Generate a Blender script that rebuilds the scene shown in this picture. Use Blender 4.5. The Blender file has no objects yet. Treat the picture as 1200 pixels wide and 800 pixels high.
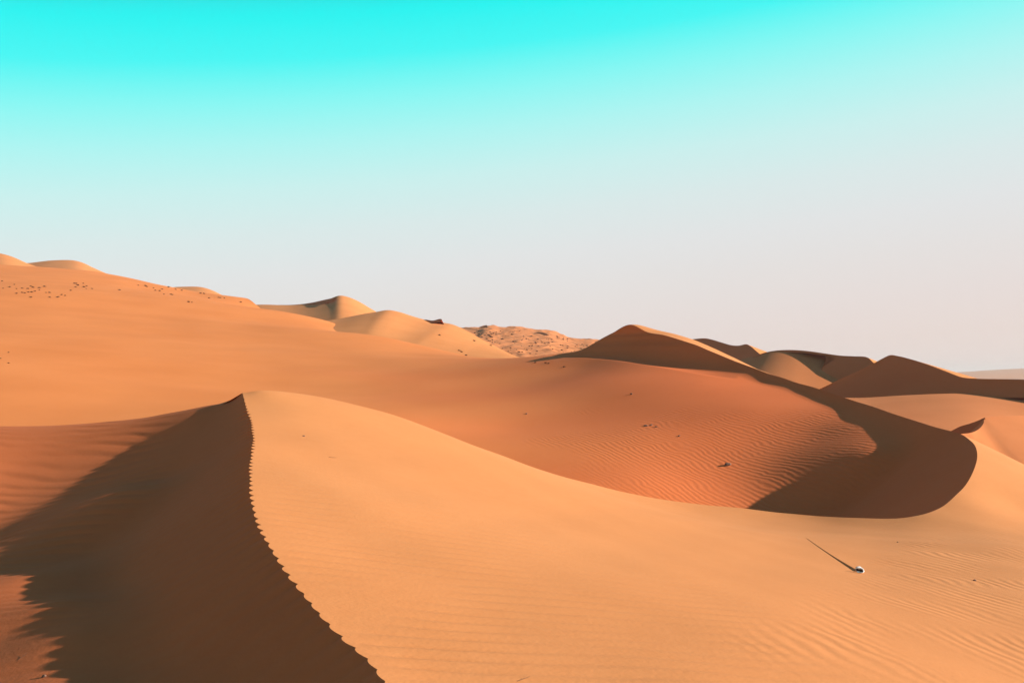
import bpy, math, random
import numpy as np
from mathutils import Vector

# ------------------------------------------------------------------ camera
W0, H0, LENS = 1200.0, 800.0, 35.0
F = W0 * LENS / 36.0
HORIZON = 440.0                                   # row of the true horizon in the photograph
PITCH = math.atan((HORIZON - H0 / 2) / F)
sc = bpy.context.scene
col = sc.collection
cam_d = bpy.data.cameras.new('camera')
cam_d.lens, cam_d.sensor_width = LENS, 36.0
cam_d.clip_start, cam_d.clip_end = 0.1, 40000.0
cam = bpy.data.objects.new('camera', cam_d)
cam.location = (0, 0, 0)
cam.rotation_euler = (math.radians(90) + PITCH, 0, 0)
col.objects.link(cam)
sc.camera = cam

# ------------------------------------------------------------------ light
SUN_AZ, SUN_EL = math.radians(93), math.radians(20)     # azimuth clockwise from the view direction
to_sun = Vector((math.sin(SUN_AZ) * math.cos(SUN_EL), math.cos(SUN_AZ) * math.cos(SUN_EL), math.sin(SUN_EL)))
sun_d = bpy.data.lights.new('sun', 'SUN')
sun_d.energy = 5.0
sun_d.angle = math.radians(0.5)
sun_d.color = (1.0, 0.95, 0.88)
sun = bpy.data.objects.new('sun', sun_d)
sun.rotation_euler = to_sun.to_track_quat('Z', 'Y').to_euler()
sun.location = to_sun * 100
col.objects.link(sun)

world = bpy.data.worlds.new('World')
sc.world = world
world.use_nodes = True
wn, wl = world.node_tree.nodes, world.node_tree.links
wn.clear()
w_out = wn.new('ShaderNodeOutputWorld')
w_bg = wn.new('ShaderNodeBackground')
w_bg.inputs['Strength'].default_value = 0.1
sky = wn.new('ShaderNodeTexSky')
sky.sky_type = 'NISHITA'
sky.sun_disc = False
sky.sun_elevation = SUN_EL
sky.sun_rotation = SUN_AZ
sky.air_density, sky.dust_density, sky.ozone_density = 1.0, 1.0, 1.0
# colour of the clear air by elevation: pinkish dust low down, turquoise higher, deep blue overhead
geo = wn.new('ShaderNodeTexCoord')
sep = wn.new('ShaderNodeSeparateXYZ')
wl.new(geo.outputs['Generated'], sep.inputs[0])
# (the dusty layer stands a little higher towards the sun)
tilt = wn.new('ShaderNodeMath')
tilt.operation = 'MULTIPLY_ADD'
tilt.inputs[1].default_value = -0.10
wl.new(sep.outputs['X'], tilt.inputs[0])
wl.new(sep.outputs['Z'], tilt.inputs[2])
ramp = wn.new('ShaderNodeValToRGB')
SKY_STOPS = [(0.000, (0.504, 0.424, 0.402)), (0.034, (0.499, 0.438, 0.424)), (0.077, (0.490, 0.461, 0.451)), (0.119, (0.480, 0.485, 0.485)), (0.161, (0.442, 0.514, 0.509)), (0.203, (0.372, 0.550, 0.535)), (0.243, (0.266, 0.577, 0.555)), (0.282, (0.147, 0.593, 0.566)), (0.320, (0.029, 0.587, 0.566)), (0.357, (0.002, 0.571, 0.550)), (0.430, (0.030, 0.240, 0.320)), (0.500, (0.045, 0.110, 0.190)), (0.620, (0.045, 0.060, 0.130)), (1.000, (0.035, 0.040, 0.090))]
while len(ramp.color_ramp.elements) < len(SKY_STOPS):
    ramp.color_ramp.elements.new(0.5)
for e, (p, c) in zip(ramp.color_ramp.elements, SKY_STOPS):
    e.position, e.color = p, (*c, 1)
wl.new(tilt.outputs[0], ramp.inputs['Fac'])
mul = wn.new('ShaderNodeVectorMath')
mul.operation = 'SCALE'
mul.inputs['Scale'].default_value = 1.0 / w_bg.inputs['Strength'].default_value
wl.new(ramp.outputs['Color'], mul.inputs[0])
mix = wn.new('ShaderNodeMix')
mix.data_type = 'RGBA'
mix.inputs['Factor'].default_value = 0.95
wl.new(sky.outputs['Color'], mix.inputs[6])
wl.new(mul.outputs['Vector'], mix.inputs[7])
wl.new(mix.outputs[2], w_bg.inputs['Color'])
wl.new(w_bg.outputs[0], w_out.inputs['Surface'])

sc.view_settings.view_transform = 'Standard'
sc.view_settings.look = 'None'
sc.view_settings.gamma = 1.0
sc.view_settings.use_curve_mapping = False
sc.view_settings.exposure = 0.70
sc.cycles.use_denoising = True
sc.cycles.max_bounces = 8
sc.cycles.diffuse_bounces = 4

HAZE = 2.2e-4                                     # extinction of the dusty air, per metre

# ------------------------------------------------------------------ helpers
def pix(px, py, d):
    """Point on the photograph's ray through (px, py), d metres forward of the camera."""
    u, v = (px - W0 / 2) / F, (H0 / 2 - py) / F
    y = math.cos(PITCH) - v * math.sin(PITCH)
    z = math.sin(PITCH) + v * math.cos(PITCH)
    return np.array((u * d / y, d, z * d / y))

def pts(seq):
    return np.array([pix(*p) for p in seq])

def spline(P, n=None, spacing=None, warp=None):
    """Centripetal Catmull-Rom through P, resampled by arc length."""
    P = np.asarray(P, float)
    Q = np.vstack([2 * P[0] - P[1], P, 2 * P[-1] - P[-2]])
    out = []
    for i in range(1, len(Q) - 2):
        p0, p1, p2, p3 = Q[i - 1], Q[i], Q[i + 1], Q[i + 2]
        t0 = 0; t1 = t0 + np.linalg.norm(p1 - p0) ** .5; t2 = t1 + np.linalg.norm(p2 - p1) ** .5; t3 = t2 + np.linalg.norm(p3 - p2) ** .5
        t = np.linspace(t1, t2, 40, endpoint=False)[:, None]
        a1 = (t1 - t) / (t1 - t0) * p0 + (t - t0) / (t1 - t0) * p1
        a2 = (t2 - t) / (t2 - t1) * p1 + (t - t1) / (t2 - t1) * p2
        a3 = (t3 - t) / (t3 - t2) * p2 + (t - t2) / (t3 - t2) * p3
        b1 = (t2 - t) / (t2 - t0) * a1 + (t - t0) / (t2 - t0) * a2
        b2 = (t3 - t) / (t3 - t1) * a2 + (t - t1) / (t3 - t1) * a3
        out.append((t2 - t) / (t2 - t1) * b1 + (t - t1) / (t2 - t1) * b2)
    D = np.vstack(out + [P[-1:]])
    s = np.r_[0, np.cumsum(np.linalg.norm(np.diff(D, axis=0), axis=1))]
    if spacing:
        n = max(2, int(s[-1] / spacing) + 1)
    q = np.linspace(0, 1, n) if warp is None else warp
    return np.stack([np.interp(q * s[-1], s, D[:, k]) for k in range(D.shape[1])], 1)

class Thin:
    """Thin-plate surface z(x, y) through control points."""
    def __init__(self, P, reg=1e-4):
        P = np.asarray(P, float)
        self.c = P[:, :2]
        n = len(P)
        K = self.k(self.c) + reg * np.eye(n)
        A = np.zeros((n + 3, n + 3))
        A[:n, :n] = K
        A[:n, n] = A[n, :n] = 1
        A[:n, n + 1:] = self.c
        A[n + 1:, :n] = self.c.T
        self.w = np.linalg.solve(A, np.r_[P[:, 2], 0, 0, 0])
    def k(self, q):
        r2 = ((q[:, None, :] - self.c[None]) ** 2).sum(-1) / 100.0
        return .5 * r2 * np.log(r2 + 1e-9)
    def __call__(self, x, y):
        sh = np.shape(x)
        q = np.stack([np.ravel(x), np.ravel(y)], 1)
        z = np.empty(len(q))
        for i in range(0, len(q), 40000):
            c = q[i:i + 40000]
            z[i:i + 40000] = self.k(c) @ self.w[:-3] + self.w[-3] + c @ self.w[-2:]
        return z.reshape(sh)

def waves(x, y, size, seed, n=14, spread=.6):
    """Smooth random field, about -1..1, with features about `size` metres across."""
    r = np.random.RandomState(seed)
    o = np.zeros(np.shape(x))
    for _ in range(n):
        a = r.uniform(0, 2 * math.pi)
        k = 2 * math.pi / (size * (1 + spread * r.uniform(-1, 1)))
        o = o + np.sin(k * (x * math.cos(a) + y * math.sin(a)) + r.uniform(0, 6.28))
    return o / math.sqrt(n)

def step(a, b, x):
    t = np.clip((x - a) / (b - a), 0, 1)
    return t * t * (3 - 2 * t)

def smax(a, b, k):
    h = np.clip(.5 + .5 * (a - b) / k, 0, 1)
    return b + (a - b) * h + k * h * (1 - h)

def mesh_from(name, V, Fq):
    me = bpy.data.meshes.new(name)
    V = np.asarray(V, np.float32); Fq = np.asarray(Fq, np.int32)
    k = Fq.shape[1]
    me.vertices.add(len(V)); me.vertices.foreach_set('co', V.ravel())
    me.loops.add(Fq.size); me.loops.foreach_set('vertex_index', Fq.ravel())
    me.polygons.add(len(Fq)); me.polygons.foreach_set('loop_start', np.arange(0, Fq.size, k, dtype=np.int32))
    me.update(calc_edges=True)
    me.validate()
    return me

def tag(o, label=None, cat=None, group=None, kind=None):
    for k, v in (('label', label), ('category', cat), ('group', group), ('kind', kind)):
        if v:
            o[k] = v
    return o

def grid(name, G, mat, attrs=None, label=None, kind='structure'):
    """One smooth sheet from a grid of points."""
    nu, nv = G.shape[:2]
    idx = np.arange(nu * nv).reshape(nu, nv)
    Fq = np.stack([idx[:-1, :-1], idx[1:, :-1], idx[1:, 1:], idx[:-1, 1:]], -1).reshape(-1, 4)
    a, b = G[1:, :-1] - G[:-1, :-1], G[:-1, 1:] - G[:-1, :-1]
    if np.median(a[..., 0] * b[..., 1] - a[..., 1] * b[..., 0]) < 0:
        Fq = Fq[:, ::-1]
    me = mesh_from(name, G.reshape(-1, 3), Fq)
    me.polygons.foreach_set('use_smooth', np.ones(len(Fq), bool))
    for k, v in (attrs or {}).items():
        at = me.attributes.new(k, 'FLOAT', 'POINT')
        at.data.foreach_set('value', np.asarray(v, np.float32).ravel())
    me.materials.append(mat)
    o = bpy.data.objects.new(name, me)
    col.objects.link(o)
    return tag(o, label, kind=kind)

# ------------------------------------------------------------------ materials
SAND = (0.63, 0.238, 0.080)
def new_mat(name):
    m = bpy.data.materials.new(name)
    m.use_nodes = True
    return m, m.node_tree.nodes, m.node_tree.links

def sand_material(name, ripple=None, grain=1.0, tint=(1, 1, 1), lumps=0.0, red=None):
    """Dry sand: mottled colour, grain relief and (ripple = direction, wavelength, height) wind ripples where the
    mesh carries the attribute 'ripple'."""
    m, n, l = new_mat(name)
    b = n['Principled BSDF']
    b.inputs['Roughness'].default_value = .95
    b.inputs['Specular IOR Level'].default_value = .12
    tc = n.new('ShaderNodeTexCoord')
    n1 = n.new('ShaderNodeTexNoise'); n1.inputs['Scale'].default_value = .16; n1.inputs['Detail'].default_value = 6
    n2 = n.new('ShaderNodeTexNoise'); n2.inputs['Scale'].default_value = 5.0; n2.inputs['Detail'].default_value = 8; n2.inputs['Roughness'].default_value = .7
    l.new(tc.outputs['Object'], n1.inputs['Vector']); l.new(tc.outputs['Object'], n2.inputs['Vector'])
    mixf = n.new('ShaderNodeMath'); mixf.operation = 'ADD'
    sc1 = n.new('ShaderNodeMath'); sc1.operation = 'MULTIPLY'; sc1.inputs[1].default_value = .45
    l.new(n2.outputs['Fac'], sc1.inputs[0]); l.new(n1.outputs['Fac'], mixf.inputs[0]); l.new(sc1.outputs[0], mixf.inputs[1])
    r = n.new('ShaderNodeValToRGB')
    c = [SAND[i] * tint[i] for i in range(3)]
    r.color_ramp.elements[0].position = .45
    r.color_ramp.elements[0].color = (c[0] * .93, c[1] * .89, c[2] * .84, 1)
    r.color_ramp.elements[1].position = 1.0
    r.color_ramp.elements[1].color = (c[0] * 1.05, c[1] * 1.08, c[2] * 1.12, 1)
    l.new(mixf.outputs[0], r.inputs['Fac'])
    if red:                                           # hollow's redder hue and its shade tone, put into the colour by 'red'
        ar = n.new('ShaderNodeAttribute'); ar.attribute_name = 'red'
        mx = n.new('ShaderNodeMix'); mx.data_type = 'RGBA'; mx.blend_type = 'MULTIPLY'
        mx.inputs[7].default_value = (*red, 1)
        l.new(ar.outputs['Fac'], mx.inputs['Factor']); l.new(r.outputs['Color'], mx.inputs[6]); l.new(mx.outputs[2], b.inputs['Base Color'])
    else:
        l.new(r.outputs['Color'], b.inputs['Base Color'])
    # relief
    g = n.new('ShaderNodeTexNoise'); g.inputs['Scale'].default_value = 24.0; g.inputs['Detail'].default_value = 7; g.inputs['Roughness'].default_value = .62
    l.new(tc.outputs['Object'], g.inputs['Vector'])
    bump = n.new('ShaderNodeBump'); bump.inputs['Strength'].default_value = 1.0; bump.inputs['Distance'].default_value = .0040 * grain
    l.new(g.outputs['Fac'], bump.inputs['Height'])
    last = bump
    if lumps:
        g2 = n.new('ShaderNodeTexNoise'); g2.inputs['Scale'].default_value = lumps; g2.inputs['Detail'].default_value = 5
        l.new(tc.outputs['Object'], g2.inputs['Vector'])
        b3 = n.new('ShaderNodeBump'); b3.inputs['Strength'].default_value = 1.0; b3.inputs['Distance'].default_value = .25 / lumps
        l.new(g2.outputs['Fac'], b3.inputs['Height']); l.new(last.outputs['Normal'], b3.inputs['Normal'])
        last = b3
    if ripple:
        (dx, dy), lam, hgt = ripple
        at = n.new('ShaderNodeAttribute'); at.attribute_name = 'ripple'
        nd = n.new('ShaderNodeTexNoise'); nd.inputs['Scale'].default_value = .55; nd.inputs['Detail'].default_value = 3.0
        l.new(tc.outputs['Object'], nd.inputs['Vector'])
        dot = n.new('ShaderNodeVectorMath'); dot.operation = 'DOT_PRODUCT'
        k = 2 * math.pi / lam
        dot.inputs[1].default_value = (dx * k, dy * k, 0)
        l.new(tc.outputs['Object'], dot.inputs[0])
        ph = n.new('ShaderNodeMath'); ph.operation = 'MULTIPLY_ADD'; ph.inputs[1].default_value = 26.0
        l.new(nd.outputs['Fac'], ph.inputs[0]); l.new(dot.outputs['Value'], ph.inputs[2])
        s = n.new('ShaderNodeMath'); s.operation = 'SINE'; l.new(ph.outputs[0], s.inputs[0])
        ma = n.new('ShaderNodeMath'); ma.operation = 'MULTIPLY'
        l.new(s.outputs[0], ma.inputs[0]); l.new(at.outputs['Fac'], ma.inputs[1])
        b2 = n.new('ShaderNodeBump'); b2.inputs['Strength'].default_value = 1.0; b2.inputs['Distance'].default_value = hgt
        l.new(ma.outputs[0], b2.inputs['Height']); l.new(last.outputs['Normal'], b2.inputs['Normal'])
        last = b2
    l.new(last.outputs['Normal'], b.inputs['Normal'])
    return m

M_near = sand_material('sand_near', ripple=((.98, .20), .19, .0035))
M_shade = sand_material('sand_shade_near', tint=(1.0, .67, .62))  # redder tint puts the shaded hollow's hue into the sand colour
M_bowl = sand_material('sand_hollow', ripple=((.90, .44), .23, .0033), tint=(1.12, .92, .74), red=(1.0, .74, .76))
M_far = sand_material('sand_far', grain=3.0, tint=(1.02, .97, .88))
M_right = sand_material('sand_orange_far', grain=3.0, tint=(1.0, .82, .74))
M_dark = sand_material('sand_shade_far', grain=3.0, tint=(1.0, .67, .62))  # same sand with the shade hue of slip faces put into its colour
M_scrub = sand_material('sand_hummocky', grain=3.0, lumps=.5, tint=(1, .90, .92))

# ------------------------------------------------------------------ crest lines (pixel, pixel, metres forward)
K1_px = [(458, 815, 4.95), (450, 799, 5.2), (432, 775, 5.6), (405, 750, 5.98), (382, 728, 6.35), (360, 701, 6.8), (337, 672, 7.4),
         (315, 638, 8.2), (301, 609, 9.1), (295, 575, 10.3), (295, 543, 11.9), (298, 516, 13.5), (295, 492, 15.2),
         (288, 474, 16.5), (284, 463.5, 17.3)]
K2_px = [(284, 463.5, 17.3), (290, 460, 17.33), (300, 457.3, 17.4), (330, 458, 17.75), (365, 463, 18.2), (400, 470, 18.6), (450, 483, 19.0), (500, 500, 19.5), (550, 519, 20.2),
         (600, 538, 21), (650, 555.5, 21.8), (700, 569, 22.6), (750, 580, 23.3), (800, 588, 23.8), (867, 595, 24), (920, 601, 23.8), (955, 604, 23.5),
         (1000, 606.5, 23.0), (1053, 607, 22.6), (1081, 603, 22.7), (1102, 594.5, 23.2), (1123, 577, 24.2), (1137, 559.5, 25.3), (1144, 542, 26.6), (1145, 530, 27.8)]
K3_px = [(1145, 530, 27.8), (1140.5, 519, 29.2), (1130, 511, 30.7), (1116, 505.5, 32), (1095, 500, 33.4), (1060, 489, 35.8), (1025, 477, 38.4), (990, 466, 41.3),
         (955, 454.5, 44.2), (920, 444, 47.2), (885, 432, 50.2), (850, 418.5, 53.2), (815, 404, 56.2), (795, 397.5, 58), (777, 392.5, 59.5), (757, 388.5, 61.2), (740, 380.5, 62.5)]
K4_px = [(740, 380.5, 62.5), (720, 389, 64), (700, 399.5, 66), (687, 407, 67.5), (675, 413.5, 69)]
K1, K2, K3, K4 = pts(K1_px), pts(K2_px), pts(K3_px), pts(K4_px)
K5 = np.array([(3.4, 73, 1.2), (2.6, 80, .3), (1.0, 95, -1.4)])
K4 = np.vstack([K4, K5])
K1 = np.vstack([[(1.2, -4, -1.75), (.5, .5, -1.66), (-.2, 3.2, -1.61)], K1])

def project(P):
    c, s_ = math.cos(PITCH), math.sin(PITCH)
    dep = P[..., 1] * c + P[..., 2] * s_
    return W0 / 2 + F * P[..., 0] / dep, H0 / 2 - F * (-P[..., 1] * s_ + P[..., 2] * c) / dep

def shadow_edge(K, edge, reach):
    """Where the shadow thrown by crest K meets the rays through the shadow's edge in the photograph."""
    k = spline(K, n=700)
    t = np.linspace(.05, reach, 700)
    P = k[:, None] - t[None, :, None] * np.array(to_sun)
    X, Y = project(P)
    out = []
    for px, py in edge:
        e2 = (X - px) ** 2 + (Y - py) ** 2
        i = np.unravel_index(e2.argmin(), e2.shape)
        if e2[i] < 4:                                  # the first place along the ray that lies in the shadow
            near = np.argwhere(e2 < 9)
            j = min(near, key=lambda q: P[q[0], q[1], 1])
            out.append(P[j[0], j[1]])
    return np.array(out)

E_near = shadow_edge(np.vstack([K1[3:], K2[1:4]]), [(155, 520), (140, 570), (100, 583), (60, 595), (0, 623), (-40, 640), (0, 652), (40, 670), (70, 700), (85, 740), (95, 799)], 9)
E_far = shadow_edge(np.vstack([K2, K3[1:], K4[1:]]), [(700, 411), (740, 409.5), (780, 409.5), (815, 418), (850, 428), (885, 446), (920, 456), (948, 468), (976, 482), (1004, 498), (1021, 512), (1025, 521), (1018, 530),
                     (990, 540), (955, 552), (920, 566), (885, 586)], 16)

# ------------------------------------------------------------------ windward surface
A_face = pts([(500, 800, 5.35), (800, 800, 6.0), (1100, 800, 7.4), (1200, 800, 8.1), (700, 700, 8.4), (900, 720, 8.9), (1200, 700, 12.8), (1007, 667, 14.3),
              (1200, 640, 18.2), (1200, 600, 24), (1090, 640, 17.8), (600, 600, 13), (800, 650, 12.5), (400, 640, 8.7), (400, 580, 10.9),
              (1170, 531, 33), (1200, 548, 38), (1260, 580, 31.5), (1300, 640, 21.5)])
A_extra = np.array([(6, -3, -2.9), (12, 0, -3.9), (14, 8, -4.1), (3, 1, -2.1), (22, 22, -4.9), (30, 40, -5.2), (26, 48, -4.6), (22, 60, -3.4), (20, 75, -3.6), (14, 85, -3.0), (35, 70, -6), (40, 20, -6), (24, 34, -4.2)])
A_strip = pts([(747, 381, 64.0), (765, 386, 63.5), (790, 391, 62.5), (805, 396, 61), (822, 405, 58.5), (838, 412.5, 56.8)])
A_surf = Thin(np.vstack([K1[::2], K2[1:], K3[1:], K4[1:], A_face, A_extra, A_strip]), 2e-4)

def ripple_profile(p):
    return np.sin(p) + .28 * np.sin(2 * p + .6)

LAM = .246
def phase_near(x, y):
    """Phase (in wavelengths) of the ripples that cross the near crest."""
    return (y - .30 * x + .035 * waves(x, y, 2.6, 5) + .010 * waves(x, y, .9, 6)) / LAM

K1s = spline(K1, n=600)
def windward(x, y):
    z = A_surf(x, y)
    d = np.hypot(x, y)
    a = .0080 * step(14.5, 5.5, y + .9 * np.maximum(x, 0)) * (.55 + .45 * waves(x, y, 1.9, 8))
    a = a * step(.02, .30, x - np.interp(y, K1s[:, 1], K1s[:, 0]))          # dying out at the brink
    pf = phase_near(x, y)
    z = z + np.clip(a, 0, None) * (.35 * ripple_profile(2 * math.pi * pf) - 1.7 * np.exp(-((pf - np.floor(pf) - .5) / .13) ** 2))
    # ripples in the trough, two sets that cross in chevrons
    tr = x - (1.9 + (y - 8) * .5)                                  # across the trough
    m = step(-.5, .5, tr) * step(4.5, 1.8, tr) * step(23.5, 20, y) * step(6, 8, y)
    ww = .10 * waves(x, y, 1.6, 21) + .03 * waves(x, y, .6, 22)
    r1 = ripple_profile(2 * math.pi * (y - .15 * x + ww) / .34)
    r2 = ripple_profile(2 * math.pi * (x * .97 + y * .22 + 1.3 * ww) / .36)
    w1 = step(1.2, -.3, tr)
    z = z + m * .0022 * w1 * r1 * np.clip(.6 + .55 * waves(x, y, 2.2, 23), 0, 1.3)
    return z + .008 * waves(x, y, 3.1, 3)

def trough_mask(x, y):
    tr = x - (1.9 + (y - 8) * .5)
    return step(-.3, .7, tr) * step(4.0, 1.5, tr) * step(23, 19, y) * step(6, 8, y) * np.clip(.45 + .6 * waves(x, y, 1.7, 24), 0, 1)

# near crest, with the scallops where ripples cut it
vy = np.r_[np.linspace(-4, 4, 26)[:-1], np.linspace(4, 17.3, 500)]
K1d = spline(K1, n=3000)
k1x = np.interp(vy, K1d[:, 1], K1d[:, 0])
tx = np.gradient(k1x, vy)
ph = phase_near(k1x, vy)
fr = ph - np.floor(ph)
amp = .060 * (.8 + .2 * np.sin(7.3 * np.floor(ph) + 1.0)) * step(3.5, 4.5, vy) * step(17.25, 16.0, vy)
scal = amp * (np.sin(math.pi * np.clip(fr, 0, 1) ** .75) ** .8 - .5)
nrm = np.sqrt(1 + tx * tx)
L_xy = np.stack([k1x, vy], 1)
NV = len(vy)
v01 = np.linspace(0, 1, NV)
R_xy = spline(np.array([(7.5, -4), (8, 3), (9.2, 10), (10.6, 18), (11.8, 24), (K2[-1][0], K2[-1][1])]), n=NV)
NU = 430
def resample(P, n):
    s_ = np.r_[0, np.cumsum(np.linalg.norm(np.diff(P, axis=0), axis=1))]
    q_ = np.linspace(0, s_[-1], n)
    return np.stack([np.interp(q_, s_, P[:, k]) for k in range(P.shape[1])], 1)
Kxy = spline(np.vstack([K2, K3[1:], K4[1:]])[:, :2], n=6000)       # one smooth line round the curl of the crest
tip = np.hypot(Kxy[:, 0] - K2[-1, 0], Kxy[:, 1] - K2[-1, 1]).argmin()
T_xy = resample(Kxy[:tip + 1], NU)
T_xy[0] = L_xy[-1]
R_xy[-1] = T_xy[-1]
B_xy = np.stack([np.linspace(L_xy[0, 0], 7.5, NU), np.full(NU, -4.0)], 1)
u, v = np.linspace(0, 1, NU)[:, None, None], v01[None, :, None]
XY = ((1 - u) * L_xy[None] + u * R_xy[None] + (1 - v) * B_xy[:, None] + v * T_xy[:, None]
      - ((1 - u) * (1 - v) * L_xy[0] + u * (1 - v) * R_xy[0] + (1 - u) * v * L_xy[-1] + u * v * R_xy[-1]))
# slide each row along itself by the scallop, most at the brink
row = XY[1] - XY[0]
row /= np.linalg.norm(row, axis=1)[:, None]
scal[-1] = 0
XY = XY - (row * scal[:, None])[None] * np.exp(-np.linspace(0, 1, NU) / .02)[:, None, None]
L_xy = XY[0].copy()
GA = np.dstack([XY, windward(XY[..., 0], XY[..., 1])])
grid('dune_windward_slope', GA, M_near, attrs={'ripple': trough_mask(GA[..., 0], GA[..., 1])}, label='bright orange smooth windward slope with scalloped crest beside the dark hollow')
crest1 = GA[0].copy()                      # shared edges
crest2 = GA[:, -1].copy()

# the same sand running on to the right, behind the curved crest
K34 = resample(Kxy[tip:], 420)
Q = np.vstack([GA[-1, :, :2], K34[1:]])
nR = NV
qs = np.r_[np.zeros(nR), np.linspace(0, 1, len(Q) - nR)]
ang = np.interp(qs, [0, .08, .5, .85, 1], np.radians([2, 8, 28, 48, 78]))
tt = np.r_[0, np.geomspace(.04, 45, 130)]
XYW = Q[:, None] + tt[None, :, None] * np.stack([np.cos(ang), np.sin(ang)], 1)[:, None]
GW = np.dstack([XYW, windward(XYW[..., 0], XYW[..., 1])])
grid('dune_back_slope', GW, M_near, attrs={'ripple': trough_mask(GW[..., 0], GW[..., 1])}, label='sunlit back slope of the curved dune falling away to the right')
crest3 = GW[nR - 1:, 0].copy()

# ------------------------------------------------------------------ shaded hollow left of the near crest
C_px = [(0, 503, 20), (50, 501, 19.3), (100, 497, 18.8), (150, 491.5, 18.3), (200, 483.5, 17.9), (250, 473.5, 17.5),
        (0, 560, 16.2), (0, 700, 9.55), (0, 750, 8.3), (0, 800, 7.25), (100, 650, 11.7), (200, 650, 11.0), (200, 560, 14.4), (200, 510, 16.5), (160, 700, 9.6),
        (250, 700, 9.2), (350, 790, 6.6), (200, 790, 7.15), (260, 600, 12.3), (260, 520, 15), (-150, 520, 19.5), (-150, 640, 13.5), (-150, 760, 8.6)]
C_base = pts(C_px)
C_extra = np.array([(-11, 24, -2.9), (-8, 22, -2.4), (-6, 20, -1.7), (-16, 25, -3.2), (-3, -4, -2.8), (-6, 2, -2.6), (-12, 4, -2.5), (-1.6, 3, -2.3)])
C_surf = Thin(np.vstack([C_base, C_extra, E_near]), 1e-3)
nT = 170
endL = spline(np.array([(-7, -4), (-9, 3), (-12, 9), (-16, 16), (-19, 24), (-20, 30)]), n=NV)
# rows run on past the summit so that the arm rolls over at the back
back = np.stack([np.linspace(L_xy[-1, 0], -3.6, 40)[1:], np.linspace(L_xy[-1, 1], 25, 40)[1:]], 1)
S0 = np.vstack([L_xy, back])
S1 = np.vstack([endL, np.stack([np.linspace(-20, -22, 40)[1:], np.linspace(30, 42, 40)[1:]], 1)])
tw = np.r_[0, np.geomspace(.0012, 1, nT)]
S0s = np.vstack([np.stack([k1x, vy], 1), back])                    # the crest without its scallops
shift = (S0 - S0s)[:, None] * np.exp(-tw / .012)[None, :, None]
lerp = S0s[:, None] * (1 - tw)[None, :, None] + S1[:, None] * tw[None, :, None]
XYC = lerp + shift
x, y = XYC[..., 0], XYC[..., 1]
zc = np.r_[crest1[:, 2], crest1[-1, 2] - .45 * (back[:, 1] - L_xy[-1, 1])]
dist = np.hypot(lerp[..., 0] - S0s[:, None, 0], lerp[..., 1] - S0s[:, None, 1])
# horizontal distance measured square to the crest
t_dir = np.gradient(S0s, axis=0); t_dir = np.stack([np.convolve(np.pad(t_dir[:, k], 15, 'edge'), np.ones(31) / 31, 'valid') for k in (0, 1)], 1)
t_dir /= np.linalg.norm(t_dir, axis=1)[:, None]
e = lerp - S0s[:, None]
perp = np.abs(e[..., 0] * t_dir[:, None, 1] - e[..., 1] * t_dir[:, None, 0])
lee = zc[:, None] - .62 * perp
base = C_surf(x, y)
far_c = step(9.5, 12.5, y)
wob = .07 * waves(x, y, 3, 32) + .015 * waves(x, y, .8, 33)
ripC = np.clip(.7 + .5 * waves(x, y, 2.4, 31), 0, 1.4) * (.0030 * (1 - far_c) * ripple_profile(2 * math.pi * (y + .22 * x + wob) / .17)
                                                        + .0075 * far_c * ripple_profile(2 * math.pi * (y + .30 * x + 1.5 * wob) / .30))
base = base + ripC * step(.5, 2.0, perp)
zC = smax(lee, base, .22)
zC = np.where(dist < 1e-9, zc[:, None], np.minimum(zC, zc[:, None] - .35 * perp * np.exp(-perp)))
GC = np.dstack([x, y, zC])
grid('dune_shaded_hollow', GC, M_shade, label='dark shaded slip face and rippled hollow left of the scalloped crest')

# ------------------------------------------------------------------ big hollow and hillside beyond
B_pts = pts([(0, 318, 147), (60, 321.5, 147), (127, 328, 147), (200, 342, 146), (250, 348, 147), (-120, 305, 147), (0, 311, 172), (60, 315, 172), (-120, 296, 175), (0, 340, 108), (0, 400, 64), (0, 450, 47.5), (0, 500, 38), (-300, 340, 100), (-300, 450, 42), (127, 321, 172), (200, 337, 165), (150, 360, 105), (150, 400, 73), (150, 430, 58.5), (150, 470, 46.5),
             (300, 352, 150), (300, 375, 108), (300, 400, 84), (300, 450, 57), (380, 375, 120), (450, 395, 95), (450, 430, 67), (450, 490, 43), (500, 412, 86), (560, 418.5, 80), (600, 420.5, 77), (640, 418.5, 73.5), (672, 414, 70),
             (600, 450, 56), (600, 500, 43), (600, 545, 35.5), (680, 430, 58), (750, 430, 53.5), (750, 475, 44.5), (750, 510, 39.3), (750, 565, 33.5), (820, 450, 47.5), (880, 480, 41.5), (880, 520, 37.5), (880, 560, 34.2),
             (950, 510, 37.3)])
B_extra = np.array([(-111, 216, 20.5), (-90, 213, 18.5), (-75, 208, 15.5), (-60, 200, 11), (-3, 20, -3.4), (-15, 26, -3.0), (-30, 26, -2.2), (4, 27, -4.7), (9, 26, -4.7), (11, 29, -4.4),
                    (0, 110, -1.5), (-10, 125, 1), (10, 100, -2.0), (-30, 150, 6), (-130, 60, 9), (-120, 20, 4)])
B_surf = Thin(np.vstack([B_pts, B_extra, E_far]), 1e-3)
Kall = np.vstack([crest2, crest3[1:]])
nK = len(Kall)
Farc = spline(np.array([(-120, 18), (-150, 70), (-155, 140), (-140, 200), (-110, 215), (-70, 190), (-40, 150), (-22, 120)]), n=nK)
rt = np.r_[0, np.geomspace(.0004, 1, 300)]
XYB = Kall[:, None, :2] * (1 - rt)[None, :, None] + Farc[:, None] * rt[None, :, None]
x, y = XYB[..., 0], XYB[..., 1]
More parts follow.
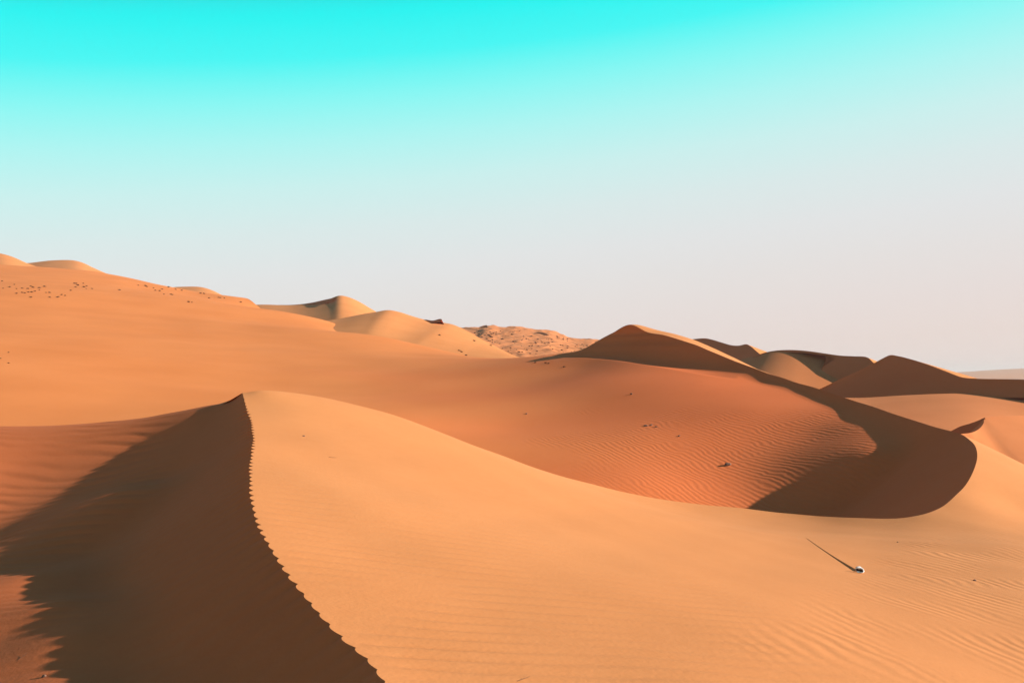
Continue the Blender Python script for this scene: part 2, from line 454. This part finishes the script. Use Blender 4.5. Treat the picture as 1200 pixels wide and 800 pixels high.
# nearest point of the crest
kd = spline(Kall, n=260)
q = XYB.reshape(-1, 2)
dmin = np.empty(len(q)); zmin = np.empty(len(q))
for i in range(0, len(q), 20000):
    c = q[i:i + 20000]
    a, bseg = kd[:-1], kd[1:] - kd[:-1]
    t = ((c[:, None, 0] - a[None, :, 0]) * bseg[None, :, 0] + (c[:, None, 1] - a[None, :, 1]) * bseg[None, :, 1]) / (bseg[:, 0] ** 2 + bseg[:, 1] ** 2)[None]
    t = np.clip(t, 0, 1)
    dx = c[:, None, 0] - a[None, :, 0] - t * bseg[None, :, 0]
    dy = c[:, None, 1] - a[None, :, 1] - t * bseg[None, :, 1]
    dd = np.sqrt(dx * dx + dy * dy)
    zz = a[None, :, 2] + t * bseg[None, :, 2] - .60 * dd
    j = zz.argmax(1)
    zmin[i:i + 20000] = zz[np.arange(len(c)), j]; dmin[i:i + 20000] = dd.min(1)
lee = zmin.reshape(x.shape); dB = dmin.reshape(x.shape)
base = B_surf(x, y) + .03 * waves(x, y, 13, 41) * step(2, 8, dB)
zB = smax(lee, base, .3)
zB[:, 0] = Kall[:, 2]
zB[:, 1:] = np.minimum(zB[:, 1:], Kall[:, 2][:, None] + 40 * step(0, 40, dB[:, 1:]) - .0 )
rip = step(.25, 1.15, waves(x, y, 6, 44) * .3 + 1.15 * step(52, 34, y) * step(-2, 6, x + (y - 36) * .1)) * step(.15, .7, base - lee + .35)
GB = np.dstack([x, y, zB])
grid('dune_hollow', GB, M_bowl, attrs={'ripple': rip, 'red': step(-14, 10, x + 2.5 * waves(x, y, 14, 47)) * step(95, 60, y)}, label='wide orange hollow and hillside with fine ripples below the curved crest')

# ------------------------------------------------------------------ farther dunes
def dune(name, crest, foot, mat, label, back_dir=(0, 1), back_slope=.35, back_len=40, bulge=.0, rows=46, n=160, lumpy=0.0, round_top=0.0, seed=1, back_mat=None, smooth=False):
    """A dune from its crest line and the foot of its near face (pixel, pixel, metres); the back falls away."""
    c = spline(pts(crest), n=n)
    f = spline(pts(foot), n=n)
    t = np.linspace(0, 1, rows)
    G = c[:, None] * (1 - t)[None, :, None] + f[:, None] * t[None, :, None]
    hgt = np.linalg.norm(c - f, axis=1)
    G[..., 2] += bulge * hgt[:, None] * (np.sin(math.pi * t) * (1 - .3 * t))[None]
    if smooth:
        G[..., 2] = Thin(np.vstack([c[::9], c[-1:], f[::9]]), 2e-2)(G[..., 0], G[..., 1])
        G[:, 0, 2] = c[:, 2]
    bd = np.array(back_dir, float); bd /= np.linalg.norm(bd)
    tb = np.geomspace(back_len * .004, back_len, rows - 8)
    k = np.repeat(c[:, None], len(tb), 1)
    k[..., 0] += tb * bd[0]; k[..., 1] += tb * bd[1]
    k[..., 2] -= back_slope * tb * (1 - np.exp(-tb / (round_top + 1e-6))) if round_top else back_slope * tb
    if lumpy:
        for H in (G, k):
            m = lumpy * (waves(H[..., 0], H[..., 1], 9, seed) + .7 * waves(H[..., 0], H[..., 1], 4, seed + 1))
            H[..., 2] += np.clip(m, -.3 * lumpy, None)
    o1 = grid(name, G, mat, label=label)
    k = np.concatenate([G[:, :1], k], 1)
    o2 = grid('back_slope', k, back_mat or mat, label=None)
    o2.parent = o1
    return o1

def on_plane(anchor, grad, seq):
    """Depth of each pixel on a slip-face plane through the anchor (grad = rise per metre to the right, and away)."""
    p = pix(*anchor)
    k = p[2] - grad[0] * p[0] - grad[1] * p[1]
    out = []
    for px, py in seq:
        r = pix(px, py, 1.0)
        out.append((px, py, k / (r[2] - grad[0] * r[0] - grad[1])))
    return out

# right-hand side, from near to far
D5 = ((1154, 489, 42), (.5, .3))
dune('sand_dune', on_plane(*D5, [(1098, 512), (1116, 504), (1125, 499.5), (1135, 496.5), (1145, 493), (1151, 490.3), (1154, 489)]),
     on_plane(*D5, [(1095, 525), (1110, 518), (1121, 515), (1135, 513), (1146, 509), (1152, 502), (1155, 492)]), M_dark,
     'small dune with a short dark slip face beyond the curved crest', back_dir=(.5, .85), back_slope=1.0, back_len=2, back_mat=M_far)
# sunlit flank of that small dune, its brink curling towards the viewer
dune('dune_flank', [(1100, 520, 36.5), (1121, 509.5, 37.2), (1137, 507, 38), (1147, 502.5, 39.6), (1152.5, 496, 41), (1154.3, 489.4, 42.2), (1160, 488.3, 42.6), (1168, 487.8, 43.0), (1182, 487.4, 43.6), (1200, 486.5, 44.6), (1260, 484, 48), (1330, 484, 52)],
     [(1085, 560, 33), (1115, 560, 31.5), (1140, 562, 31), (1160, 566, 31), (1180, 570, 31), (1200, 574, 31.5), (1215, 576, 31.5), (1230, 576, 31.5), (1255, 574, 32), (1290, 570, 33), (1340, 565, 36), (1420, 560, 40)], M_right,
     'bright sand flank right of the short dark slip face', back_dir=(-.35, 1), back_slope=.5, back_len=6)
dune('sand_flat', [(940, 462, 84), (1000, 466, 80), (1060, 463, 78), (1110, 461, 77), (1200, 461, 78), (1320, 461, 80)],
     [(930, 560, 50), (1000, 520, 50), (1080, 520, 48), (1130, 516, 49), (1200, 499, 60), (1360, 499, 62)], M_right,
     'sunlit sand flat between the curved crest and the dark dunes', back_slope=.3, back_len=25)
GR = (.5, .36)
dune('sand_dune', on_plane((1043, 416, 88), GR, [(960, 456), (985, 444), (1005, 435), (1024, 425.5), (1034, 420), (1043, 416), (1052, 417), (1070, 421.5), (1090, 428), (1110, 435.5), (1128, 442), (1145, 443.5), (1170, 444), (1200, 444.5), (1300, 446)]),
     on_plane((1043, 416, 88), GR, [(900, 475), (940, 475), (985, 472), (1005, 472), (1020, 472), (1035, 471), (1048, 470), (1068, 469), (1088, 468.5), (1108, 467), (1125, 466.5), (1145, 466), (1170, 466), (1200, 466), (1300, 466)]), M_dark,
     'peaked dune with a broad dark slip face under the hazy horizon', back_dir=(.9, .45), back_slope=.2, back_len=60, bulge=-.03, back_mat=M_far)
dune('sand_dune', [(850, 428, 112), (880, 418, 110), (898, 413.5, 108), (912, 411.5, 107), (930, 411, 106), (950, 412.5, 105), (968, 415, 104), (985, 417.3, 103), (1000, 418, 102), (1015, 419, 101), (1024, 425.5, 100), (1045, 440, 98)],
     [(840, 480, 84), (862, 480, 84), (885, 480, 84), (905, 482, 84), (925, 484, 84), (945, 486, 84), (965, 486, 84), (982, 486, 84), (998, 486, 84), (1013, 486, 84), (1025, 486, 84), (1050, 486, 84)], M_right,
     'low dune with a thin dark rim and an orange sunlit face behind the curved crest', back_dir=(.7, .7), back_slope=.25, back_len=60, bulge=-.01)
dune('slip_face', on_plane((1000, 417.5, 98), GR, [(882, 417.5), (898, 412.6), (912, 410.4), (930, 410), (950, 411.6), (968, 414.2), (985, 416.5), (1000, 417.3), (1015, 418.2), (1024, 425), (1040, 436)]),  # rim is a slip face; right half stands in for the peaked dune's shadow
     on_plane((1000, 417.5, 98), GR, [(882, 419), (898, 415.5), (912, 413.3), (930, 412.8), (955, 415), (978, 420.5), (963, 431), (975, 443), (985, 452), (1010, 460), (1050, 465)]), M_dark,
     'thin dark slip face along the rim of the low orange dune, widened in place of a cast shadow', back_dir=(.9, .4), back_slope=.3, back_len=40, back_mat=M_far)
dune('sand_dune', on_plane((835, 398, 138), GR, [(790, 408), (805, 399), (815, 397), (826, 396.3), (835, 398), (845, 401), (858, 404.5), (866, 404.8), (874, 403.2), (880, 406), (886, 411), (892, 416), (905, 428)]),
     on_plane((835, 398, 138), GR, [(770, 445), (800, 440), (815, 440), (828, 438), (838, 436), (848, 436), (858, 436), (868, 436), (874, 436), (880, 436), (886, 436), (892, 436), (905, 440)]), M_dark,
     'small dark double-humped dune directly behind the peaked crest', back_dir=(.9, .4), back_slope=.3, back_len=60, back_mat=M_far)
# left-hand side
dune('sand_dune', [(250, 362, 190), (300, 357, 185), (345, 357.5, 180), (365, 355, 178), (385, 350.5, 176), (398, 346.3, 175), (408, 348, 176), (420, 353, 178), (437, 363, 180), (470, 382, 184), (520, 410, 190)],
     [(250, 400, 130), (300, 400, 128), (340, 400, 125), (365, 400, 124), (390, 400, 122), (405, 400, 121), (420, 400, 120), (440, 402, 120), (460, 405, 120), (490, 410, 122), (530, 420, 125)], M_far,
     'bright pointed dune with a dark brink on the skyline beyond the left hillside', back_slope=.3, bulge=.0)
dune('sand_dune', [(330, 386, 128), (356, 380, 126), (380, 376, 128), (400, 373, 130), (425, 368, 132), (440, 365.5, 133), (455, 363.3, 134), (468, 365.5, 135), (480, 369.3, 136), (495, 373.8, 137), (507, 376.3, 138), (516, 377.5, 139), (530, 380, 138), (545, 386.5, 136), (565, 397.5, 132), (590, 410.5, 126), (612, 421, 120)],
     [(330, 400, 100), (356, 400, 98), (380, 405, 95), (400, 410, 92), (430, 418, 88), (450, 424, 84), (470, 430, 80), (490, 434, 78), (505, 436, 77), (520, 438, 76), (535, 438, 76), (550, 438, 76), (570, 438, 76), (590, 436, 77), (610, 436, 78), (630, 436, 79), (650, 436, 79)], M_far,
     'long bright dune ridge with a small dark notch near its top', back_slope=.3, bulge=.008)
dune('scrub_hill', [(520, 384, 300), (548, 383.6, 298), (560, 383.5, 296), (568, 381.6, 294), (575, 381.2, 294), (590, 383, 296), (607, 382.6, 298), (625, 385.3, 300), (645, 387.5, 300), (668, 395, 298), (695, 398, 296), (730, 404, 294), (780, 412, 290)],
     [(500, 432, 140), (530, 430, 140), (550, 430, 140), (562, 430, 140), (572, 430, 140), (590, 430, 140), (607, 430, 140), (625, 430, 140), (645, 430, 140), (668, 430, 140), (695, 430, 140), (730, 430, 140), (780, 430, 140)], M_scrub,
     'hummocky hillside dotted with scrub between the bright ridge and the dark peak', back_slope=.3, lumpy=.17, rows=150, n=220, seed=61)
dune('sand_dune', [(-120, 290, 260), (-40, 295, 250), (0, 297, 246), (12, 300, 245), (22, 304, 244), (32, 308.5, 243), (60, 318, 240)],
     [(-120, 350, 170), (-40, 350, 168), (0, 350, 166), (14, 350, 165), (24, 350, 165), (34, 350, 165), (60, 350, 165)], M_far,
     'bright rounded dune top at the upper end of the left skyline', back_slope=.4)
dune('sand_dune', [(-10, 311, 262), (20, 309, 262), (35, 308, 262), (60, 305.2, 261), (85, 305, 260), (96, 307.5, 259), (110, 314, 258), (127, 321.5, 257), (150, 332, 256)],
     [(-10, 350, 166), (20, 350, 166), (35, 350, 166), (60, 350, 166), (85, 350, 166), (96, 350, 166), (110, 350, 166), (127, 350, 166), (150, 350, 166)], M_far,
     'bright domed dune peeping over the scrubby left hillside', back_slope=.4)
dune('sand_dune', [(170, 345, 226), (200, 337, 225), (218, 335.8, 224), (235, 336.3, 223), (247, 339.5, 222), (258, 344.5, 221), (280, 356, 220)],
     [(170, 365, 160), (200, 365, 160), (218, 365, 160), (235, 365, 160), (247, 365, 160), (258, 365, 160), (280, 365, 160)], M_far,
     'low bright dune cap just above the scrubby left skyline', back_slope=.4)
for nm, anchor, top, bot, lab in (
        ('slip_face', (385, 350, 172), [(325, 357.3), (345, 357), (365, 354.6), (385, 350.2), (393, 349)], [(325, 358), (345, 359.3), (365, 358.3), (386, 354), (393.5, 351)], 'thin dark brink of the bright pointed dune on the left skyline'),
        ('slip_face', (508, 374.5, 134), [(495, 374.4), (500, 374.6), (508, 375.4), (515, 373.6), (517.5, 374)], [(494.5, 374.6), (500, 377), (508, 377.8), (515, 377), (518, 374)], 'small dark notch below the top of the long bright ridge'),
        ('slip_face', (566, 383, 280), [(550, 386.5), (558, 385.5), (564, 383), (569.5, 380.8), (571, 382)], [(550, 387.3), (558, 388), (565, 388.2), (570, 387.2), (571.5, 386)], 'small dark triangular slip face on the scrubby far hill'),
        ('slip_face', (634, 391, 262), [(626, 389.6), (630, 389.2), (635, 389.3), (640, 390.8), (643, 392.4)], [(626.5, 391.2), (631, 392.4), (636, 393), (640, 393.4), (643, 393.4)], 'small dark scar on the scrubby far hill')):
    dune(nm, on_plane(anchor, GR, top), on_plane(anchor, GR, bot), M_dark, lab, back_dir=(.1, 1), back_slope=.3, back_len=6, n=40, rows=20, back_mat=M_far)
# pale ranges near the horizon
dune('distant_dunes', [(1000, 440, 2600), (1080, 438, 2550), (1130, 435.5, 2500), (1160, 433.5, 2500), (1200, 431.5, 2500), (1300, 429, 2500), (1500, 432, 2600)],
     [(1000, 444, 1800), (1080, 444, 1800), (1130, 444, 1800), (1160, 444, 1800), (1200, 444, 1800), (1300, 444, 1800), (1500, 444, 1800)], M_far,
     'pale hazy dunes along the horizon', back_slope=.1, back_len=600)

# the ground under everything, out to the horizon
rr = np.r_[0, np.geomspace(20, 5000, 120)]
th = np.linspace(0, 2 * math.pi, 181)
gx, gy = rr[:, None] * np.cos(th)[None], rr[:, None] * np.sin(th)[None]
gz = -7.5 + step(60, 400, rr)[:, None] * 1.2 * waves(gx, gy, 160, 71)
grid('desert_ground', np.dstack([gx, gy, gz]), M_far, label='flat desert sand reaching the horizon')

# ------------------------------------------------------------------ small things lying on the sand
bpy.context.view_layer.update()
DG = bpy.context.evaluated_depsgraph_get()
def hit(px, py):
    """Where the photograph's ray through a pixel meets the sand."""
    d = Vector(pix(px, py, 1.0)).normalized()
    ok, loc, nor, _, ob, _ = sc.ray_cast(DG, Vector((0, 0, 0)), d)
    return (loc, nor) if ok else (None, None)

def flat_mat(name, c1, c2, scale, rough=.85, pos=(.4, .6)):
    m, n, l = new_mat(name)
    b = n['Principled BSDF']; b.inputs['Roughness'].default_value = rough; b.inputs['Specular IOR Level'].default_value = .2
    tc = n.new('ShaderNodeTexCoord'); t = n.new('ShaderNodeTexNoise'); t.inputs['Scale'].default_value = scale; t.inputs['Detail'].default_value = 4
    r = n.new('ShaderNodeValToRGB')
    r.color_ramp.elements[0].position, r.color_ramp.elements[1].position = pos
    r.color_ramp.elements[0].color, r.color_ramp.elements[1].color = (*c1, 1), (*c2, 1)
    l.new(tc.outputs['Object'], t.inputs['Vector']); l.new(t.outputs['Fac'], r.inputs['Fac']); l.new(r.outputs['Color'], b.inputs['Base Color'])
    return m

M_white = flat_mat('bleached_stone', (.55, .50, .45), (.84, .82, .78), 5.0)
M_patch = flat_mat('dark_crust', (.018, .010, .009), (.05, .03, .025), 8.0)
M_stone = flat_mat('brown_stone', (.10, .045, .03), (.30, .17, .11), 9.0)
M_twig = flat_mat('dry_twig', (.07, .035, .02), (.16, .08, .045), 30.0)
M_shrub = flat_mat('dry_scrub', (.06, .03, .015), (.14, .065, .03), 6.0)

def ico(n=2):
    import bmesh
    bm = bmesh.new(); bmesh.ops.create_icosphere(bm, subdivisions=n, radius=1.0)
    V = np.array([v.co[:] for v in bm.verts]); Fc = np.array([[v.index for v in f.verts] for f in bm.faces]); bm.free()
    return V, Fc

def rock_mesh(name, seed, mat, dims=(1, .8, .6), dent=None):
    V, Fc = ico(3)
    r = np.random.RandomState(seed)
    k = np.ones(len(V))
    for _ in range(9):                                # planes knock off the corners
        d = r.normal(size=3); d /= np.linalg.norm(d)
        c = r.uniform(.62, .92)
        p = V @ d
        k = np.where(p * k > c, c / np.maximum(p, 1e-6), k)
    V = V * k[:, None] * (1 + .04 * r.normal(size=(len(V), 1)))
    if dent is not None:
        d = np.array(dent, float); d /= np.linalg.norm(d)
        w = np.clip((V @ d - .45) / .4, 0, 1)
        V = V - d * (w * .75)[:, None]
    V = V * np.array(dims) * .5
    V[:, 2] -= V[:, 2].min()
    me = mesh_from(name, V, Fc)
    me.materials.append(mat)
    if dent is not None:                              # dark crust in the hollow side
        me.materials.append(M_patch)
        cen = w[Fc].mean(1)
        low = V[Fc].mean(1)[:, 2]
        me.polygons.foreach_set('material_index', ((cen > .40) & (low > .22)).astype(np.int32))
    return me

def put(name, me, px, py, size, label, cat, group=None, rz=0.0, sink=.12, tilt=True):
    loc, nor = hit(px, py)
    if loc is None:
        return None
    o = bpy.data.objects.new(name, me)
    col.objects.link(o)
    o.location = loc - Vector((0, 0, sink * size))
    if tilt:
        q = nor.to_track_quat('Z', 'Y')
        o.rotation_mode = 'QUATERNION'
        from mathutils import Quaternion
        o.rotation_quaternion = Vector((0, 0, 1)).rotation_difference(nor) @ Quaternion((0, 0, 1), rz)
    else:
        o.rotation_euler.z = rz
    o.scale = (size,) * 3
    return tag(o, label, cat, group)

put('pale_stone', rock_mesh('pale_stone', 4, M_white, (1.15, .85, .78), dent=(-.5, -.85, .2)), 1007, 671, .125, 'small white stone with dark patches at the head of a thin sand tail', 'stone', rz=.3, sink=.05)

# the low tail of sand behind that stone
tail = [hit(1004.5 + (943 - 1004.5) * t + 3 * math.sin(3 * t) * (1 - t), 669.5 + (630 - 669.5) * t + 1.5 * math.sin(4 * t))[0] for t in np.linspace(0, 1, 40)]
tail = np.array([v[:] for v in tail])
td = np.gradient(tail, axis=0); tn = np.stack([-td[:, 1], td[:, 0]], 1); tn /= np.linalg.norm(tn, axis=1)[:, None]
tq = np.linspace(0, 1, 40)
wid = .016 + .036 * (1 - tq) ** 2.4; hgt = .012 + .022 * (1 - tq) ** 2
hgt = hgt * step(0, .06, 1 - tq)
offs = np.linspace(-1, 1, 9)
TG = np.zeros((40, 9, 3))
for j, o_ in enumerate(offs):
    TG[:, j, :2] = tail[:, :2] + tn * (o_ * wid)[:, None]
    TG[:, j, 2] = tail[:, 2] - .006 + hgt * (1 - abs(o_)) ** .9
TG[..., 2] += (A_surf(TG[..., 0], TG[..., 1]) - A_surf(tail[:, 0], tail[:, 1])[:, None])
grid('sand_tail', TG, M_near, label='thin ridge of sand trailing from the small white stone')

stones = [(853, 545, .26, 5, 'dark stone half buried in the ripples of the big hollow'),
          (617, 485, .13, 6, 'small stone alone on the smooth orange floor of the hollow, left of the ripples'),
          (740, 462, .15, 7, 'small stone high on the hollow slope under the dark peak'),
          (796, 511, .12, 8, 'tiny stone at the upper edge of the rippled floor'),
          (1052, 635, .035, 9, 'tiny dark pebble on bright sand just in front of the curved crest'),
          (356, 511, .04, 10, 'tiny pebble on the bright slope right of the scalloped crest'),
          (52, 793, .045, 11, 'dark pebble on the dim rippled sand left of the big shadow'),
          (1142, 680, .05, 12, 'little pebble on smooth bright sand right of the white stone')]
for px, py, sz, seed, lab in stones:
    put('stone' if sz > .1 else 'pebble', rock_mesh('stone', seed, M_stone, (1, .75, .55)), px, py, sz, lab, 'stone', rz=seed * 1.3)
for i, (px, py) in enumerate([(757, 499), (763, 498), (769, 500)]):
    put('stone', rock_mesh('stone', 20 + i, M_stone, (1, .7, .35)), px, py, .22 - .04 * i, 'flat stone in the short row lying on the hollow slope above the ripples', 'stone', 'short row of stones in the hollow', rz=i)

def tube(P, R, seg=6):
    P = np.asarray(P, float); R = np.asarray(R, float)
    T = np.gradient(P, axis=0); T /= np.linalg.norm(T, axis=1)[:, None]
    a = np.cross(T, (0, 0, 1.0)); a /= np.linalg.norm(a, axis=1)[:, None] + 1e-9
    b = np.cross(T, a)
    th_ = np.linspace(0, 2 * math.pi, seg, endpoint=False)
    V = P[:, None] + R[:, None, None] * (np.cos(th_)[None, :, None] * a[:, None] + np.sin(th_)[None, :, None] * b[:, None])
    idx = np.arange(len(P) * seg).reshape(len(P), seg)
    n2 = np.roll(idx, -1, 1)
    return V.reshape(-1, 3), np.stack([idx[:-1], idx[1:], n2[1:], n2[:-1]], -1).reshape(-1, 4)

def twig_mesh(seed, length):
    r = np.random.RandomState(seed)
    t = np.linspace(0, 1, 12)
    P = np.stack([(t - .5) * length, .06 * length * np.sin(2.4 * t + seed), .02 * length + .07 * length * t * t], 1)
    V1, F1 = tube(P, length * (.016 - .009 * t))
    i = 6
    Q = P[i] + np.linspace(0, 1, 6)[:, None] * np.array((.18, .14, .05)) * length
    V2, F2 = tube(Q, length * np.linspace(.009, .004, 6))
    me = mesh_from('twig', np.vstack([V1, V2]), np.vstack([F1, F2 + len(V1)]))
    me.materials.append(M_twig)
    return me
put('twig', twig_mesh(1, 1.0), 614, 796, .11, 'thin dark twig lying on the bright sand slope', 'twig', rz=.95, sink=0)
put('twig', twig_mesh(2, 1.0), 27, 769, .09, 'bent dry twig on the dim sand left of the big shadow', 'twig', rz=1.3, sink=0)
put('twig', twig_mesh(3, 1.0), 390, 536, .12, 'short dry twig on the bright slope below the summit', 'twig', rz=.6, sink=0)

def shrub_mesh(seed):
    """A low wind-flattened tuft: a mound of arching blades."""
    r = np.random.RandomState(seed)
    V, Fc = [], []
    for _ in range(70):
        a = r.uniform(0, 2 * math.pi); L = r.uniform(.3, .62); lean = r.uniform(.35, 1.0); w = r.uniform(.025, .05)
        base = np.array((r.normal() * .16, r.normal() * .12, -.03))
        d = np.array((math.cos(a), math.sin(a), 0)); s_ = np.array((-d[1], d[0], 0))
        k = len(V)
        for t in (0, .5, 1):
            p = base + d * L * lean * t + np.array((0, 0, L * (t * 1.0 - .55 * t * t * lean)))
            V += [p - s_ * w * (1 - .8 * t), p + s_ * w * (1 - .8 * t)]
        Fc += [(k, k + 1, k + 3, k + 2), (k + 2, k + 3, k + 5, k + 4)]
    me = mesh_from('desert_shrub', V, Fc)
    me.materials.append(M_shrub)
    return me
SH = [shrub_mesh(i) for i in range(5)]
hill = [(2.5, 329.5), (3.5, 338), (11, 336.5), (17, 333.5), (19.5, 338.5), (26, 338), (32.5, 338.5), (36, 335.5), (38.5, 337), (41, 341.5), (37, 342.5), (33, 342.5), (26, 343), (19, 344), (29, 343.5), (36, 348.5),
        (46, 337.5), (46, 340), (52, 336), (54, 343), (58, 343), (67, 348.5), (68.5, 348), (76, 346.5), (72, 345.5), (58, 348.5), (87, 332.3), (89, 332.5), (91, 334.5), (88.5, 336.5), (83, 340.5), (97.5, 332.3), (98.5, 336.5),
        (101.5, 335.5), (101, 338.3), (108, 338.4), (140, 340), (162, 334.5), (170.5, 335), (172, 336), (180, 337.5), (182, 340.5), (190, 339), (187, 341), (197.5, 336.6), (206, 339.3), (213, 340.3), (202, 345.5), (200, 345.2), (192, 345),
        (235, 343.8), (239, 344.2), (221, 354), (225, 354.3), (245, 349.5), (256, 348.7), (258, 349), (263, 349.3), (282, 354.3), (0.5, 420), (10, 413), (10, 425.5)]
rnd = random.Random(7)
def shrub(px, py, wpx, label, group):
    loc, nor = hit(px, py)
    if loc is None or loc.y < 30:
        return
    put('desert_shrub', SH[rnd.randrange(5)], px, py, wpx / F * loc.y, label, 'shrub', group, rz=rnd.uniform(0, 6.28), sink=.02, tilt=False)
for px, py in hill:
    shrub(px, py, rnd.uniform(2.4, 4.6), 'low dark shrub among the scrub on the upper left hillside', 'shrubs on the left hillside')
for px, py in [(515, 393), (538, 411), (541, 412.5), (555.5, 399.5), (546, 416.5), (575, 405)]:
    shrub(px, py, 4.5, 'low dark shrub on the face of the long bright ridge', 'shrubs on the bright ridge')
for px, py in [(627, 425), (639.5, 425.3), (643, 426), (661, 430)]:
    shrub(px, py, 4, 'low dark shrub on the lip of the hollow left of the dark peak', 'shrubs on the lip of the hollow')
for _ in range(120):
    px = rnd.uniform(556, 690)
    top = np.interp(px, [556, 600, 645, 668, 690], [388, 387, 391, 398, 401])
    bot = np.interp(px, [556, 575, 600, 690], [391, 402, 415, 414])
    if bot - top < 1:
        continue
    py = rnd.uniform(top, bot)
    loc, _n = hit(px, py)
    if loc is not None and loc.y > 130:
        shrub(px, py, rnd.uniform(1.6, 4.0), 'low dark shrub among many on the far hummocky hill', 'shrubs on the far hummocky hill')

# ------------------------------------------------------------------ haze
mh = bpy.data.materials.new('haze')
mh.use_nodes = True
hn, hl = mh.node_tree.nodes, mh.node_tree.links
hn.clear()
ho = hn.new('ShaderNodeOutputMaterial')
pv = hn.new('ShaderNodeVolumePrincipled')
pv.inputs['Color'].default_value = (.93, .86, .84, 1)
pv.inputs['Density'].default_value = HAZE
pv.inputs['Anisotropy'].default_value = 0.0
hl.new(pv.outputs[0], ho.inputs['Volume'])
x0, z0, z1 = 5300, -11.0, 34.0
V = [(sx * x0, sy * x0, z) for z in (z0, z1) for sx, sy in ((-1, -1), (1, -1), (1, 1), (-1, 1))]
me = mesh_from('haze', V, [(0, 3, 2, 1), (4, 5, 6, 7), (0, 1, 5, 4), (1, 2, 6, 5), (2, 3, 7, 6), (3, 0, 4, 7)])
me.materials.append(mh)
ob = bpy.data.objects.new('haze', me)
col.objects.link(ob)
tag(ob, 'thin pale dust haze over the desert', kind='stuff')
